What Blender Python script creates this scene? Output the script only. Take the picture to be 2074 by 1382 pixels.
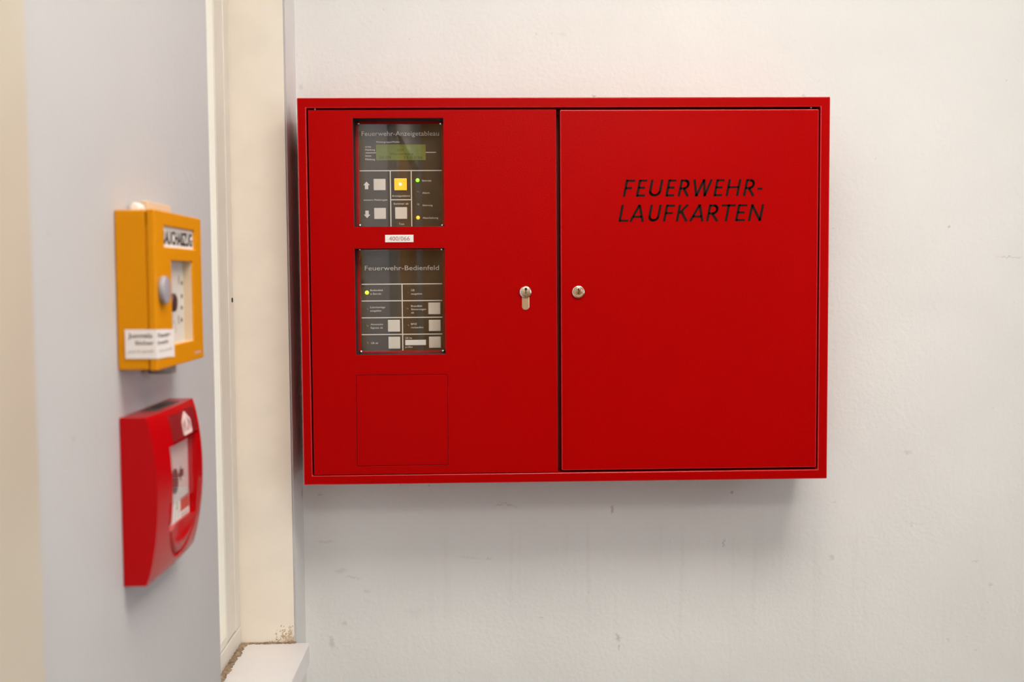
import bpy, bmesh, math, random
from mathutils import Vector, Matrix, noise as mnoise
random.seed(7)
sc = bpy.context.scene
COL = sc.collection
for o in list(bpy.data.objects):
    bpy.data.objects.remove(o)

# ------------------------------------------------------------------ camera
# scene axes: X to the right (0 = left wall), Y into the picture (0 = back wall),
# Z up (0 = underside of the red cabinet; the floor lies ZB lower)
ZB = 1.25
FPX = 2248.9
CAM = Vector((0.26994, -1.69418, 0.28893))
FW = Vector((0.03045721, 0.99792077, -0.05680226))
RT = Vector((0.99949545, -0.03091908, -0.00726995))
UP = Vector((0.00901111, 0.05655218, 0.99835898))
cd = bpy.data.cameras.new('camera'); cam = bpy.data.objects.new('camera', cd); COL.objects.link(cam)
cd.sensor_width = 36; cd.lens = FPX / 2074 * 36; cd.clip_start = 0.01
m = Matrix((RT, UP, -FW)).transposed().to_4x4(); m.translation = CAM + Vector((0, 0, ZB))
cam.matrix_world = m
cd.dof.use_dof = True; cd.dof.focus_distance = 1.56; cd.dof.aperture_fstop = 6.3
sc.camera = cam

# ------------------------------------------------------------------ light
w = bpy.data.worlds.new('sky'); sc.world = w; w.use_nodes = True
w.node_tree.nodes['Background'].inputs[0].default_value = (0.95, 0.98, 1.0, 1)
w.node_tree.nodes['Background'].inputs[1].default_value = 1.0
def area(name, loc, rot, sx, sy, power, col):
    l = bpy.data.lights.new(name, 'AREA'); l.shape = 'RECTANGLE'; l.size = sx; l.size_y = sy
    l.energy = power; l.color = col
    o = bpy.data.objects.new(name, l); COL.objects.link(o)
    o.location = (loc[0], loc[1], loc[2] + ZB); o.rotation_euler = rot
    return o
# daylight through the big window in the right-hand wall, behind the photographer
area('daylight', (2.86, -2.4, 0.45), (0, math.radians(90), 0), 1.5, 1.6, 33, (0.80, 0.90, 1.0))
LAMP_STRENGTH = 12.6
sc.view_settings.view_transform = 'Standard'; sc.view_settings.look = 'None'
sc.view_settings.exposure = 0.02; sc.view_settings.gamma = 1; sc.view_settings.use_curve_mapping = False

def P(u, v, axis, val):
    """pixel measured in the photograph -> point on a known plane of the place"""
    d = FW + RT * ((u - 1037) / FPX) - UP * ((v - 691) / FPX)
    return CAM + d * ((val - CAM[axis]) / d[axis])

# ------------------------------------------------------------------ materials
def mat(name, col, rough=0.5, metal=0.0, bump=None, spec=0.5, coat=0.0, vary=0.0, vscale=8, emit=None, subsurf=0):
    mt = bpy.data.materials.new(name); mt.use_nodes = True
    nt = mt.node_tree; b = nt.nodes['Principled BSDF']
    b.inputs['Base Color'].default_value = (*col, 1); b.inputs['Roughness'].default_value = rough
    b.inputs['Metallic'].default_value = metal; b.inputs['Specular IOR Level'].default_value = spec
    b.inputs['Coat Weight'].default_value = coat
    if emit:
        b.inputs['Emission Color'].default_value = (*emit[0], 1); b.inputs['Emission Strength'].default_value = emit[1]
    tc = nt.nodes.new('ShaderNodeTexCoord')
    if vary:
        n = nt.nodes.new('ShaderNodeTexNoise'); n.inputs['Scale'].default_value = vscale; n.inputs['Detail'].default_value = 5
        nt.links.new(tc.outputs['Object'], n.inputs['Vector'])
        r = nt.nodes.new('ShaderNodeMapRange'); r.inputs[1].default_value = .3; r.inputs[2].default_value = .7
        r.inputs[3].default_value = 1 - vary; r.inputs[4].default_value = 1 + vary
        nt.links.new(n.outputs[0], r.inputs[0])
        mx = nt.nodes.new('ShaderNodeVectorMath'); mx.operation = 'SCALE'; mx.inputs[0].default_value = col
        nt.links.new(r.outputs[0], mx.inputs['Scale']); nt.links.new(mx.outputs[0], b.inputs['Base Color'])
    if bump:
        prev = None
        for sca, st, dist in bump:
            n = nt.nodes.new('ShaderNodeTexNoise'); n.inputs['Scale'].default_value = sca; n.inputs['Detail'].default_value = 3
            nt.links.new(tc.outputs['Object'], n.inputs['Vector'])
            bp = nt.nodes.new('ShaderNodeBump'); bp.inputs['Strength'].default_value = st; bp.inputs['Distance'].default_value = dist
            nt.links.new(n.outputs[0], bp.inputs['Height'])
            if prev: nt.links.new(prev.outputs[0], bp.inputs['Normal'])
            prev = bp
        nt.links.new(prev.outputs[0], b.inputs['Normal'])
    return mt

def glass(name, tint=(1, 1, 1), rough=0.0, ior=1.5, haze=0.0):
    """thin clear pane: transparent with a Fresnel mirror"""
    mt = bpy.data.materials.new(name); mt.use_nodes = True; nt = mt.node_tree; nt.nodes.clear()
    out = nt.nodes.new('ShaderNodeOutputMaterial'); tr = nt.nodes.new('ShaderNodeBsdfTransparent')
    gl = nt.nodes.new('ShaderNodeBsdfGlossy'); fr = nt.nodes.new('ShaderNodeFresnel'); mx = nt.nodes.new('ShaderNodeMixShader')
    tr.inputs[0].default_value = (*tint, 1); gl.inputs['Roughness'].default_value = rough; fr.inputs[0].default_value = ior
    ge = nt.nodes.new('ShaderNodeNewGeometry'); mr = nt.nodes.new('ShaderNodeMapRange')     # same reflectance from both faces of the pane
    mr.inputs[3].default_value = ior; mr.inputs[4].default_value = 1 / ior
    nt.links.new(ge.outputs['Backfacing'], mr.inputs[0]); nt.links.new(mr.outputs[0], fr.inputs[0])
    nt.links.new(fr.outputs[0], mx.inputs[0]); nt.links.new(tr.outputs[0], mx.inputs[1]); nt.links.new(gl.outputs[0], mx.inputs[2])
    last = mx
    if haze:
        df = nt.nodes.new('ShaderNodeBsdfDiffuse'); df.inputs[0].default_value = (.8, .8, .8, 1)
        m2 = nt.nodes.new('ShaderNodeMixShader'); m2.inputs[0].default_value = haze
        nt.links.new(mx.outputs[0], m2.inputs[1]); nt.links.new(df.outputs[0], m2.inputs[2]); last = m2
    nt.links.new(last.outputs[0], out.inputs[0])
    return mt

MARK = 0.36
def plaster(name, col, axes, marks=(), drips=None, dents=1.0):
    """painted plaster: rolled relief, dents, stains of their own shape. marks: (a, z, ra, rz, angle, strength)"""
    mt = bpy.data.materials.new(name); mt.use_nodes = True; nt = mt.node_tree; b = nt.nodes['Principled BSDF']
    N = nt.nodes.new; L = nt.links.new
    b.inputs['Roughness'].default_value = 0.62; b.inputs['Specular IOR Level'].default_value = 0.35
    tc = N('ShaderNodeTexCoord')
    def noise(s, det=4, vec=None):
        n = N('ShaderNodeTexNoise'); n.inputs['Scale'].default_value = s; n.inputs['Detail'].default_value = det
        L(vec or tc.outputs['Object'], n.inputs['Vector']); return n
    def math_(op, a, bb=None, clamp=False):
        q = N('ShaderNodeMath'); q.operation = op; q.use_clamp = clamp
        for i, x in enumerate((a, bb)):
            if x is None: continue
            if isinstance(x, (int, float)): q.inputs[i].default_value = x
            else: L(x, q.inputs[i])
        return q.outputs[0]
    # colour: broad blotches
    r = N('ShaderNodeMapRange'); L(noise(3.5, 4).outputs[0], r.inputs[0])
    r.inputs[1].default_value = .3; r.inputs[2].default_value = .7; r.inputs[3].default_value = .965; r.inputs[4].default_value = 1.03
    base = N('ShaderNodeVectorMath'); base.operation = 'SCALE'; base.inputs[0].default_value = col; L(r.outputs[0], base.inputs['Scale'])
    # fine specks of grime
    sp = N('ShaderNodeMapRange'); L(noise(95, 2).outputs[0], sp.inputs[0]); sp.inputs[1].default_value = .73; sp.inputs[2].default_value = .80
    mask = math_('MULTIPLY', sp.outputs[0], 0.28)
    dn = noise(220, 2)
    off = N('ShaderNodeVectorMath'); off.operation = 'SUBTRACT'; L(dn.outputs['Color'], off.inputs[0]); off.inputs[1].default_value = (.5, .5, .5)
    of2 = N('ShaderNodeVectorMath'); of2.operation = 'SCALE'; L(off.outputs[0], of2.inputs[0]); of2.inputs['Scale'].default_value = 0.010
    wv = N('ShaderNodeVectorMath'); L(tc.outputs['Object'], wv.inputs[0]); L(of2.outputs[0], wv.inputs[1])
    for (a, z, ra, rz, ang, st) in marks:
        s = N('ShaderNodeVectorMath'); s.operation = 'SUBTRACT'; L(wv.outputs[0], s.inputs[0])
        s.inputs[1].default_value = (a, 0, z) if axes == 'x' else (0, a, z)
        cur = s.outputs[0]
        if ang:
            ro = N('ShaderNodeVectorRotate'); ro.rotation_type = 'Y_AXIS' if axes == 'x' else 'X_AXIS'; L(cur, ro.inputs[0]); ro.inputs['Angle'].default_value = ang; cur = ro.outputs[0]
        mu = N('ShaderNodeVectorMath'); mu.operation = 'MULTIPLY'; L(cur, mu.inputs[0])
        mu.inputs[1].default_value = (1 / ra, 0, 1 / rz) if axes == 'x' else (0, 1 / ra, 1 / rz)
        le = N('ShaderNodeVectorMath'); le.operation = 'LENGTH'; L(mu.outputs[0], le.inputs[0])
        k = math_('SUBTRACT', 1.0, le.outputs['Value'], True)
        k = math_('MULTIPLY', math_('MULTIPLY', k, 1.6, True), st * MARK)
        mask = math_('MAXIMUM', mask, k)
    if drips:
        x0, x1, z0, z1, st = drips
        mp = N('ShaderNodeMapping'); mp.inputs['Scale'].default_value = (75, 1, 3.0); L(wv.outputs[0], mp.inputs[0])
        dnz = noise(1.0, 1, mp.outputs[0])
        dr = N('ShaderNodeMapRange'); L(dnz.outputs[0], dr.inputs[0]); dr.inputs[1].default_value = .60; dr.inputs[2].default_value = .72
        sx = N('ShaderNodeSeparateXYZ'); L(tc.outputs['Object'], sx.inputs[0])
        def band(o, a, bb, soft):
            f = N('ShaderNodeMapRange'); L(o, f.inputs[0]); f.inputs[1].default_value = a; f.inputs[2].default_value = a + soft
            g = N('ShaderNodeMapRange'); L(o, g.inputs[0]); g.inputs[1].default_value = bb; g.inputs[2].default_value = bb - soft
            return math_('MULTIPLY', f.outputs[0], g.outputs[0])
        bd = math_('MULTIPLY', band(sx.outputs[0], x0, x1, .08), band(sx.outputs[2], z0, z1, .07))
        mask = math_('MAXIMUM', mask, math_('MULTIPLY', math_('MULTIPLY', dr.outputs[0], bd), st))
    mix = N('ShaderNodeMix'); mix.data_type = 'RGBA'
    L(mask, mix.inputs['Factor']); L(base.outputs[0], mix.inputs['A']); mix.inputs['B'].default_value = (.10, .075, .05, 1)
    L(mix.outputs['Result'], b.inputs['Base Color'])
    # relief
    prev = None
    def bump(h, st, dist):
        nonlocal prev
        bp = N('ShaderNodeBump'); bp.inputs['Strength'].default_value = st; bp.inputs['Distance'].default_value = dist
        L(h, bp.inputs['Height'])
        if prev: L(prev, bp.inputs['Normal'])
        prev = bp.outputs[0]
    bump(noise(14, 3).outputs[0], 0.30 * dents, 0.008)
    bump(noise(150, 4).outputs[0], 0.30 * dents, 0.0022)
    L(prev, b.inputs['Normal'])
    return mt

POWDER = ((520, .16, .0012), (1500, .12, .0005))
M = {}
M['red'] = mat('red_powder_coat', (0.37, 0.0003, 0.0006), .30, spec=.06, bump=POWDER, vary=.03, vscale=5)
M['red_edge'] = mat('red_powder_coat_edge_highlight', (0.52, 0.010, 0.012), .22, spec=.7, bump=((900, .15, .0006),))  # brighter, glossier red on the bevels stands in for lamp highlights
M['red_dark'] = mat('red_powder_coat_inside', (0.30, 0.012, 0.012), .5)
M['black'] = mat('black_rubber', (0.012, 0.012, 0.012), .6)
M['void'] = mat('dark_interior', (0.02, 0.012, 0.01), .8)
M['pane'] = glass('clear_polycarbonate', ior=1.6, haze=0.003)
M['face'] = mat('anthracite_foil', (0.050, 0.032, 0.015), .5, spec=.2, vary=.08, vscale=60)
M['print'] = mat('pale_print', (0.76, 0.71, 0.64), .6)
M['lcd'] = mat('lcd_green', (0.09, 0.11, 0.008), .35, emit=((0.16, 0.18, 0.004), .2))
M['lcdtext'] = mat('lcd_digits', (0.008, 0.012, 0.002), .6)
M['button'] = mat('milky_button', (0.70, 0.63, 0.54), .4)
M['button_rim'] = mat('button_rim', (0.03, 0.022, 0.015), .5)
M['lit'] = mat('lit_button', (0.8, 0.45, 0.03), .4, emit=((1.0, 0.50, 0.005), .55))
M['spot'] = mat('lit_button_bulb', (1, .9, .6), .4, emit=((1.0, 0.86, 0.45), 2.2))
M['green_led'] = mat('green_led_on', (.3, .7, .02), .3, emit=((0.25, 1.0, 0.0), 1.3))
M['lime_led'] = mat('lime_led_on', (.5, .7, .02), .3, emit=((0.62, 1.0, 0.0), 1.3))
M['amber_led'] = mat('amber_led_on', (.8, .4, .02), .3, emit=((1.0, 0.48, 0.0), 1.2))
M['off_led'] = mat('brown_led_off', (.085, .04, .012), .25)
M['amber_off'] = mat('amber_led_off', (.16, .075, .012), .25)
M['white'] = mat('white_label', (.78, .76, .72), .5)
M['pinktext'] = mat('faded_red_ink', (.36, .12, .12), .6)
M['chrome'] = mat('nickel_plate', (.78, .74, .66), .16, 1.0)
M['brass'] = mat('brushed_nickel_brass', (.66, .56, .40), .34, 1.0)
M['letter'] = mat('dark_lettering', (.012, .006, .004), .5, spec=.1)
M['yellow'] = mat('yellow_lacquer', (.63, .240, .0008), .42, spec=.12, bump=((700, .10, .0006),))
M['beige'] = mat('beige_plastic', (.62, .47, .32), .6)
M['insert'] = mat('grey_white_plate', (.58, .55, .50), .5)
M['paper'] = mat('white_paper', (.74, .69, .66), .75)
M['ink'] = mat('faded_ink', (.16, .11, .10), .8)
M['inkpale'] = mat('pale_ink', (.42, .34, .31), .8)
M['darkplum'] = mat('dark_push_button', (.035, .018, .02), .35)
M['grey'] = mat('grey_knob', (.32, .31, .34), .45)
M['gmetal'] = mat('grey_bracket', (.25, .22, .2), .5)
M['callred'] = mat('red_gloss_plastic', (.43, .0008, .003), .26, spec=.14, bump=((900, .05, .0004),))
M['callglass'] = glass('call_point_glass', ior=1.3, haze=0.02)
M['callface'] = mat('call_point_paper', (.70, .66, .62), .5)
M['maroon'] = mat('maroon_print', (.05, .006, .012), .5)
M['brick'] = mat('salmon_print', (.50, .075, .05), .5)
M['symbol'] = mat('white_symbol', (.80, .62, .60), .5)
M['foil'] = mat('red_label_foil', (.42, .03, .035), .3)
M['vent'] = mat('dark_vent', (.05, .042, .036), .6)
M['paint'] = mat('old_cream_gloss_paint', (.82, .745, .64), .38, bump=((60, .12, .0015), (300, .08, .0006)), vary=.035, vscale=20)
M['frame'] = mat('white_window_paint', (.74, .70, .62), .35, bump=((80, .08, .001),), vary=.03, vscale=12)
M['bead'] = mat('white_glazing_bead', (.82, .78, .68), .35)
M['sill'] = mat('white_sill_paint', (.82, .79, .78), .32, bump=((40, .08, .001),), vary=.02, vscale=25)
M['wglass'] = glass('window_glass', (.97, .99, .98))
M['trim'] = mat('cream_casing_paint', (.50, .445, .355), .4, vary=.03, vscale=10)
M['door_pale'] = mat('pale_grey_door_paint', (.66, .69, .74), .5)
M['wood'] = mat('brown_wood', (.46, .215, .045), .5, vary=.3, vscale=14)
M['wall_plain'] = mat('plain_wall_paint', (.36, .34, .32), .8)
M['floor'] = mat('grey_terrazzo', (.13, .12, .11), .4, vary=.15, vscale=90)
M['ceiling'] = mat('white_ceiling', (.80, .78, .74), .8)
M['hole'] = mat('screw_hole_black', (.01, .008, .006), .8)

# ------------------------------------------------------------------ geometry helpers
def box(bm, x0, x1, y0, y1, z0, z1):
    vs = [bm.verts.new((x, y, z)) for x in (x0, x1) for y in (y0, y1) for z in (z0, z1)]
    for f in ((0, 1, 3, 2), (4, 6, 7, 5), (0, 4, 5, 1), (2, 3, 7, 6), (0, 2, 6, 4), (1, 5, 7, 3)):
        bm.faces.new([vs[i] for i in f])
    return vs

def plate(bm, axis, d0, d1, us, vs, holes=()):
    """slab between d0 and d1 along axis ('y': u=X v=Z, 'x': u=Y v=Z) with rectangular holes (u0,u1,v0,v1)"""
    U = sorted(set(us) | {h[0] for h in holes} | {h[1] for h in holes})
    V = sorted(set(vs) | {h[2] for h in holes} | {h[3] for h in holes})
    def pt(u, v, d): return (u, d, v) if axis == 'y' else (d, u, v)
    vert = {}
    def g(i, j, k):
        if (i, j, k) not in vert: vert[i, j, k] = bm.verts.new(pt(U[i], V[j], (d0, d1)[k]))
        return vert[i, j, k]
    def solid(i, j):
        if i < 0 or j < 0 or i >= len(U) - 1 or j >= len(V) - 1: return False
        cu, cv = (U[i] + U[i + 1]) / 2, (V[j] + V[j + 1]) / 2
        return not any(h[0] < cu < h[1] and h[2] < cv < h[3] for h in holes)
    for i in range(len(U) - 1):
        for j in range(len(V) - 1):
            if not solid(i, j): continue
            for k in (0, 1): bm.faces.new([g(i, j, k), g(i + 1, j, k), g(i + 1, j + 1, k), g(i, j + 1, k)])
            for (a, b, ni, nj) in (((i, j), (i + 1, j), i, j - 1), ((i, j + 1), (i + 1, j + 1), i, j + 1),
                                   ((i, j), (i, j + 1), i - 1, j), ((i + 1, j), (i + 1, j + 1), i + 1, j)):
                if not solid(ni, nj):
                    bm.faces.new([g(*a, 0), g(*b, 0), g(*b, 1), g(*a, 1)])

def soften(bm, width, seg=2, angle=0.6, mi=-1):
    bmesh.ops.recalc_face_normals(bm, faces=bm.faces)
    es = [e for e in bm.edges if len(e.link_faces) == 2 and e.calc_face_angle(0) > angle]
    bmesh.ops.bevel(bm, geom=es, offset=width, segments=seg, affect='EDGES', profile=.5, clamp_overlap=True, material=mi)

AX = {'x': Matrix.Rotation(math.radians(90), 4, 'Y'), 'y': Matrix.Rotation(math.radians(90), 4, 'X'), 'z': Matrix()}
def cyl(bm, c, axis, r, h, seg=32, r2=None, sx=1, sz=1):
    r2 = r if r2 is None else r2
    mt = Matrix.Translation(c) @ AX[axis]
    return bmesh.ops.create_cone(bm, cap_ends=True, segments=seg, radius1=r, radius2=r2, depth=h, matrix=mt)

def dome(bm, c, axis_dir, r, h, seg=20, rings=5):
    """shallow dome standing on a plane; axis_dir = outward normal"""
    n = Vector(axis_dir); t = Vector((0, 0, 1)); s = n.cross(t).normalized(); c = Vector(c)
    prev = None
    for k in range(rings):
        a = k / (rings - 1) * math.pi / 2 * .999
        rr, hh = r * math.cos(a), h * math.sin(a)
        ring = [bm.verts.new(c + (s * math.cos(2 * math.pi * i / seg) + t * math.sin(2 * math.pi * i / seg)) * rr + n * hh) for i in range(seg)]
        if prev:
            for i in range(seg): bm.faces.new([prev[i], prev[(i + 1) % seg], ring[(i + 1) % seg], ring[i]])
        prev = ring
    bm.faces.new(prev)

def poly(bm, pts, base, u, v, n, th):
    """flat polygon pts (2D) on plane, extruded by th along n"""
    base, u, v, n = Vector(base), Vector(u), Vector(v), Vector(n)
    a = [bm.verts.new(base + u * p[0] + v * p[1]) for p in pts]
    b = [bm.verts.new(base + u * p[0] + v * p[1] + n * th) for p in pts]
    bm.faces.new(b); bm.faces.new(a[::-1])
    for i in range(len(pts)): bm.faces.new([a[i], a[(i + 1) % len(pts)], b[(i + 1) % len(pts)], b[i]])

def stroke(bm, p, q, wd, base, u, v, n, th, ext=0.0):
    p, q = Vector(p), Vector(q); d = (q - p).normalized(); s = Vector((-d.y, d.x)) * wd / 2
    p = p - d * ext; q = q + d * ext
    poly(bm, [p - s, q - s, q + s, p + s], base, u, v, n, th)

def obj(name, bm, mt, parent=None, origin=(0, 0, 0), smooth=False):
    """bmesh in scene coordinates -> one mesh object (child of a thing, or a thing itself at origin)"""
    bmesh.ops.recalc_face_normals(bm, faces=bm.faces)
    if parent is not None: origin = parent['_o']
    org = Vector(origin)
    for v in bm.verts: v.co -= org
    me = bpy.data.meshes.new(name); bm.to_mesh(me); bm.free()
    mts = mt if isinstance(mt, (list, tuple)) else [mt]
    for q in mts: me.materials.append(q)
    if smooth:
        for p in me.polygons: p.use_smooth = True
        me.set_sharp_from_angle(angle=math.radians(38))
    o = bpy.data.objects.new(name, me); COL.objects.link(o)
    if parent is None:
        o.location = (org.x, org.y, org.z + ZB)
    else:
        o.parent = parent
    o['_o'] = tuple(org)
    return o

def thing(name, label, cat, origin, group=None):
    o = bpy.data.objects.new(name, None); COL.objects.link(o); o.empty_display_size = .03
    o.location = (origin[0], origin[1], origin[2] + ZB); o['_o'] = tuple(origin)
    o['label'] = label; o['category'] = cat
    if group: o['group'] = group
    return o

def structure(o, label=None, cat=None):
    o['kind'] = 'structure'
    if label: o['label'] = label
    if cat: o['category'] = cat
    return o

XY = ((1, 0, 0), (0, 0, 1), (0, -1, 0))      # text plane on the back wall side (faces -Y)
YX = ((0, 1, 0), (0, 0, 1), (1, 0, 0))       # text plane on the left wall side (faces +X)
def text_bm(s, spacing=1.0, line=1.0, bold=0.0):
    cu = bpy.data.curves.new('t', 'FONT'); cu.body = s; cu.size = 1; cu.space_character = spacing; cu.space_line = line
    cu.resolution_u = 3; cu.offset = bold
    to = bpy.data.objects.new('t', cu); COL.objects.link(to)
    me = bpy.data.meshes.new_from_object(to.evaluated_get(bpy.context.evaluated_depsgraph_get()))
    bm = bmesh.new(); bm.from_mesh(me)
    bpy.data.objects.remove(to); bpy.data.curves.remove(cu); bpy.data.meshes.remove(me)
    return bm
CAPH = 0.73
def text(name, s, mt, parent, plane, base, x0, x1, zb, cap, th=0.0002, spacing=1.0, bold=0.0, squash=True):
    """one line of lettering: left/right edge, baseline and cap height on a plane"""
    bm = text_bm(s, spacing, 1.0, bold)
    xs = [v.co.x for v in bm.verts]
    lo, hi = min(xs), max(xs)
    kx = (x1 - x0) / (hi - lo); kz = cap / CAPH
    u, v, n = (Vector(q) for q in plane); base = Vector(base)
    for q in bm.verts:
        q.co = base + u * (x0 + (q.co.x - lo) * kx) + v * (zb + q.co.y * kz) + n * 0.0
    ex = bmesh.ops.extrude_face_region(bm, geom=bm.faces[:])
    for e in ex['geom']:
        if isinstance(e, bmesh.types.BMVert): e.co += n * th
    return obj(name, bm, mt, parent)

# ------------------------------------------------------------------ the room
RY, NY = -0.0891, -0.5522            # far and near edge of the window recess
SILL = -0.2415
ROOM_X, ROOM_Y, ZF, ZC = 2.7, -4.0, -ZB, 1.30
def wm(u, v, ru, rv, ang=0, st=.6):
    p = P(u, v, 1, 0); return (p.x, p.z, ru * .8 / 1327, rv * .8 / 1327, ang, st * 1.25)
marks = [wm(1240, 1033, 5, 15, 0, .75), wm(1204, 194, 7, 5, 0, .8), wm(1627, 193, 6, 4, 0, .5), wm(672, 1302, 9, 22, .15, .45),
         wm(698, 1263, 8, 8, 0, .4), wm(1252, 1292, 8, 14, .5, .6), wm(1253, 1312, 4, 9, 0, .55), wm(1466, 1101, 4, 12, -.2, .6),
         wm(1482, 997, 5, 5, 0, .8), wm(1029, 1022, 30, 3, -.35, .35), wm(1010, 1023, 14, 4, .1, .3), wm(648, 1003, 10, 4, 0, .5),
         wm(870, 985, 5, 4, 0, .6), wm(810, 984, 4, 4, 0, .5), wm(2045, 521, 40, 3, -.05, .5), wm(1838, 916, 14, 7, 0, .35),
         wm(1685, 1130, 9, 9, 0, .4), wm(1920, 1296, 6, 6, 0, .5), wm(2005, 1185, 9, 7, .4, .4), wm(950, 1130, 40, 4, -.15, .2),
         wm(990, 1132, 10, 4, 0, .3), wm(660, 1098, 36, 3, 0, .28), wm(690, 1157, 22, 8, .2, .25), wm(715, 1170, 26, 4, -.2, .28),
         wm(742, 1198, 12, 3, -.2, .3), wm(1097, 1251, 5, 3, 0, .5), wm(610, 176, 8, 10, 0, .3), wm(1140, 70, 14, 6, 0, .15),
         wm(1690, 1016, 5, 3, 0, .45), wm(1850, 1060, 36, 3, -.1, .22), wm(1975, 1137, 14, 3, 0, .35), wm(840, 1242, 30, 20, 0, .10)]
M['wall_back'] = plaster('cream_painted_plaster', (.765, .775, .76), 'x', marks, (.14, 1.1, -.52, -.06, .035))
def lm(u, v, ru, rv, st):
    p = P(u, v, 0, 0); return (p.y, p.z, ru, rv, 0, st)
lmarks = [(-.045, .495, .030, .022, 0, .9), (-.062, .525, .016, .02, 0, .5), (-.04, .47, .035, .03, 0, .9), lm(377, 105, .0022, .0016, .75), lm(414, 252, .0025, .0015, .3),
          lm(590, 262, .03, .02, .8), lm(598, 1290, .004, .01, .6), lm(612, 1000, .01, .012, .8)]
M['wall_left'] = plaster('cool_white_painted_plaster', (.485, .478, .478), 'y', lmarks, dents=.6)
M['wall_strip'] = plaster('corner_strip_painted_light', (.76, .75, .73), 'y', lmarks[:3] + lmarks[5:], dents=.8)  # left wall's plaster, lightened in colour to imitate stronger light by the corner

bm = bmesh.new(); plate(bm, 'y', 0, .12, (-.3, ROOM_X + .12), (ZF - .12, ZC + .12))
structure(obj('wall_back', bm, M['wall_back']), 'cream plastered wall behind the red cabinet', 'wall')

DOOR = (-2.20, -1.12)                        # door in the left wall behind the photographer's shoulder
DARK = (-3.85, -2.29)
bm = bmesh.new()
plate(bm, 'x', -.16, 0, (ROOM_Y - .12, 0), (ZF - .12, ZC + .12),
      ((NY, RY, SILL - .018, 1.15), (DOOR[0], DOOR[1], ZF, .80), (DARK[0], DARK[1], ZF, .80)))
bmesh.ops.recalc_face_normals(bm, faces=bm.faces)
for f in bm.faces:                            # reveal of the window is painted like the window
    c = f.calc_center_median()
    if f.normal.x > .9 and c.y > RY: f.material_index = 2  # corner strip gets the tone with light painted in
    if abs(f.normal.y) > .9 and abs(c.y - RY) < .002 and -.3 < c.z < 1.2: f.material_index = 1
es = [e for e in bm.edges if abs(e.verts[0].co.x) < 1e-5 and abs(e.verts[1].co.x) < 1e-5 and
      ((abs(e.verts[0].co.y - RY) < 1e-4 and abs(e.verts[1].co.y - RY) < 1e-4) or (abs(e.verts[0].co.y - NY) < 1e-4 and abs(e.verts[1].co.y - NY) < 1e-4)) and e.calc_face_angle(0) > .5]
bmesh.ops.bevel(bm, geom=es, offset=.0025, segments=3, affect='EDGES')
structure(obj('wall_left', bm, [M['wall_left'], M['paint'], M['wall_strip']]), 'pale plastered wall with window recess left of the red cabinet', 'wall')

def slab(name, x0, x1, y0, y1, z0, z1, mt):
    bm = bmesh.new(); box(bm, x0, x1, y0, y1, z0, z1); return structure(obj(name, bm, mt))
slab('floor', -.3, ROOM_X + .12, ROOM_Y - .12, .12, ZF - .12, ZF, M['floor'])
slab('ceiling', -.3, ROOM_X + .12, ROOM_Y - .12, .12, ZC, ZC + .12, M['ceiling'])
bm = bmesh.new(); plate(bm, 'x', ROOM_X, ROOM_X + .12, (ROOM_Y - .12, .12), (ZF, ZC), ((-3.2, -1.6, -.3, 1.2),))
structure(obj('wall_right', bm, M['wall_plain']))
slab('wall_front', -.16, ROOM_X + .12, ROOM_Y - .12, ROOM_Y, ZF, ZC, M['wood'])
bm = bmesh.new(); plate(bm, 'x', ROOM_X + .02, ROOM_X + .07, (-3.2, -1.6), (-.3, 1.2), ((-3.14, -2.43, -.24, 1.14), (-2.37, -1.66, -.24, 1.14)))
structure(obj('window_2', bm, M['frame']), 'white window in the right-hand wall', 'window')

# door leaf and casings on the left wall
bm = bmesh.new(); box(bm, -.06, -.02, DOOR[0] + .006, DOOR[1] - .006, ZF + .004, .794); soften(bm, .002)
structure(obj('door_1', bm, M['door_pale']), 'pale door leaf in the left wall', 'door')
bm = bmesh.new(); box(bm, -.06, -.02, DARK[0] + .006, DARK[1] - .006, ZF + .004, .794); soften(bm, .002)
structure(obj('door_2', bm, M['wood']), 'brown wooden door in the left wall', 'door')
bm = bmesh.new(); plate(bm, 'x', 0, .010, (DOOR[0] - .085, DOOR[1] + .087), (ZF, .885), ((DOOR[0], DOOR[1], ZF - 1, .80),))
soften(bm, .003)
structure(obj('trim_1', bm, M['trim']), 'cream door casing at the far left edge', 'trim')

# ------------------------------------------------------------------ window in the left wall
FX = -.0793
win = structure(thing('window_1', 'white painted window frame in the recess left of the red cabinet', 'window', (FX, (RY + NY) / 2, SILL)))
RAIL = -.2150
def part(name, boxes, mt, parent, bev=0.0012, smooth=False):
    bm = bmesh.new()
    for b in boxes: box(bm, *b)
    if bev: soften(bm, bev)
    return obj(name, bm, mt, parent, smooth=smooth)
part('bottom_rail', [(FX - .06, FX, NY + .001, RY - .001, SILL - .016, RAIL)], M['frame'], win, .0015)
part('stile', [(FX - .06, FX - .0005, RY - .030, RY - .001, RAIL + .0006, 1.148)], M['frame'], win, .002)
part('stile', [(FX - .06, FX - .0005, NY + .001, NY + .08, RAIL + .0006, 1.148)], M['frame'], win, .002)
part('top_rail', [(FX - .06, FX, NY + .081, RY - .083, 1.07, 1.148)], M['frame'], win, .0015)
part('sash_stile', [(FX - .058, FX - .0015, RY - .081, RY - .0308, RAIL + .0016, 1.069)], M['frame'], win, .002)
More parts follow.
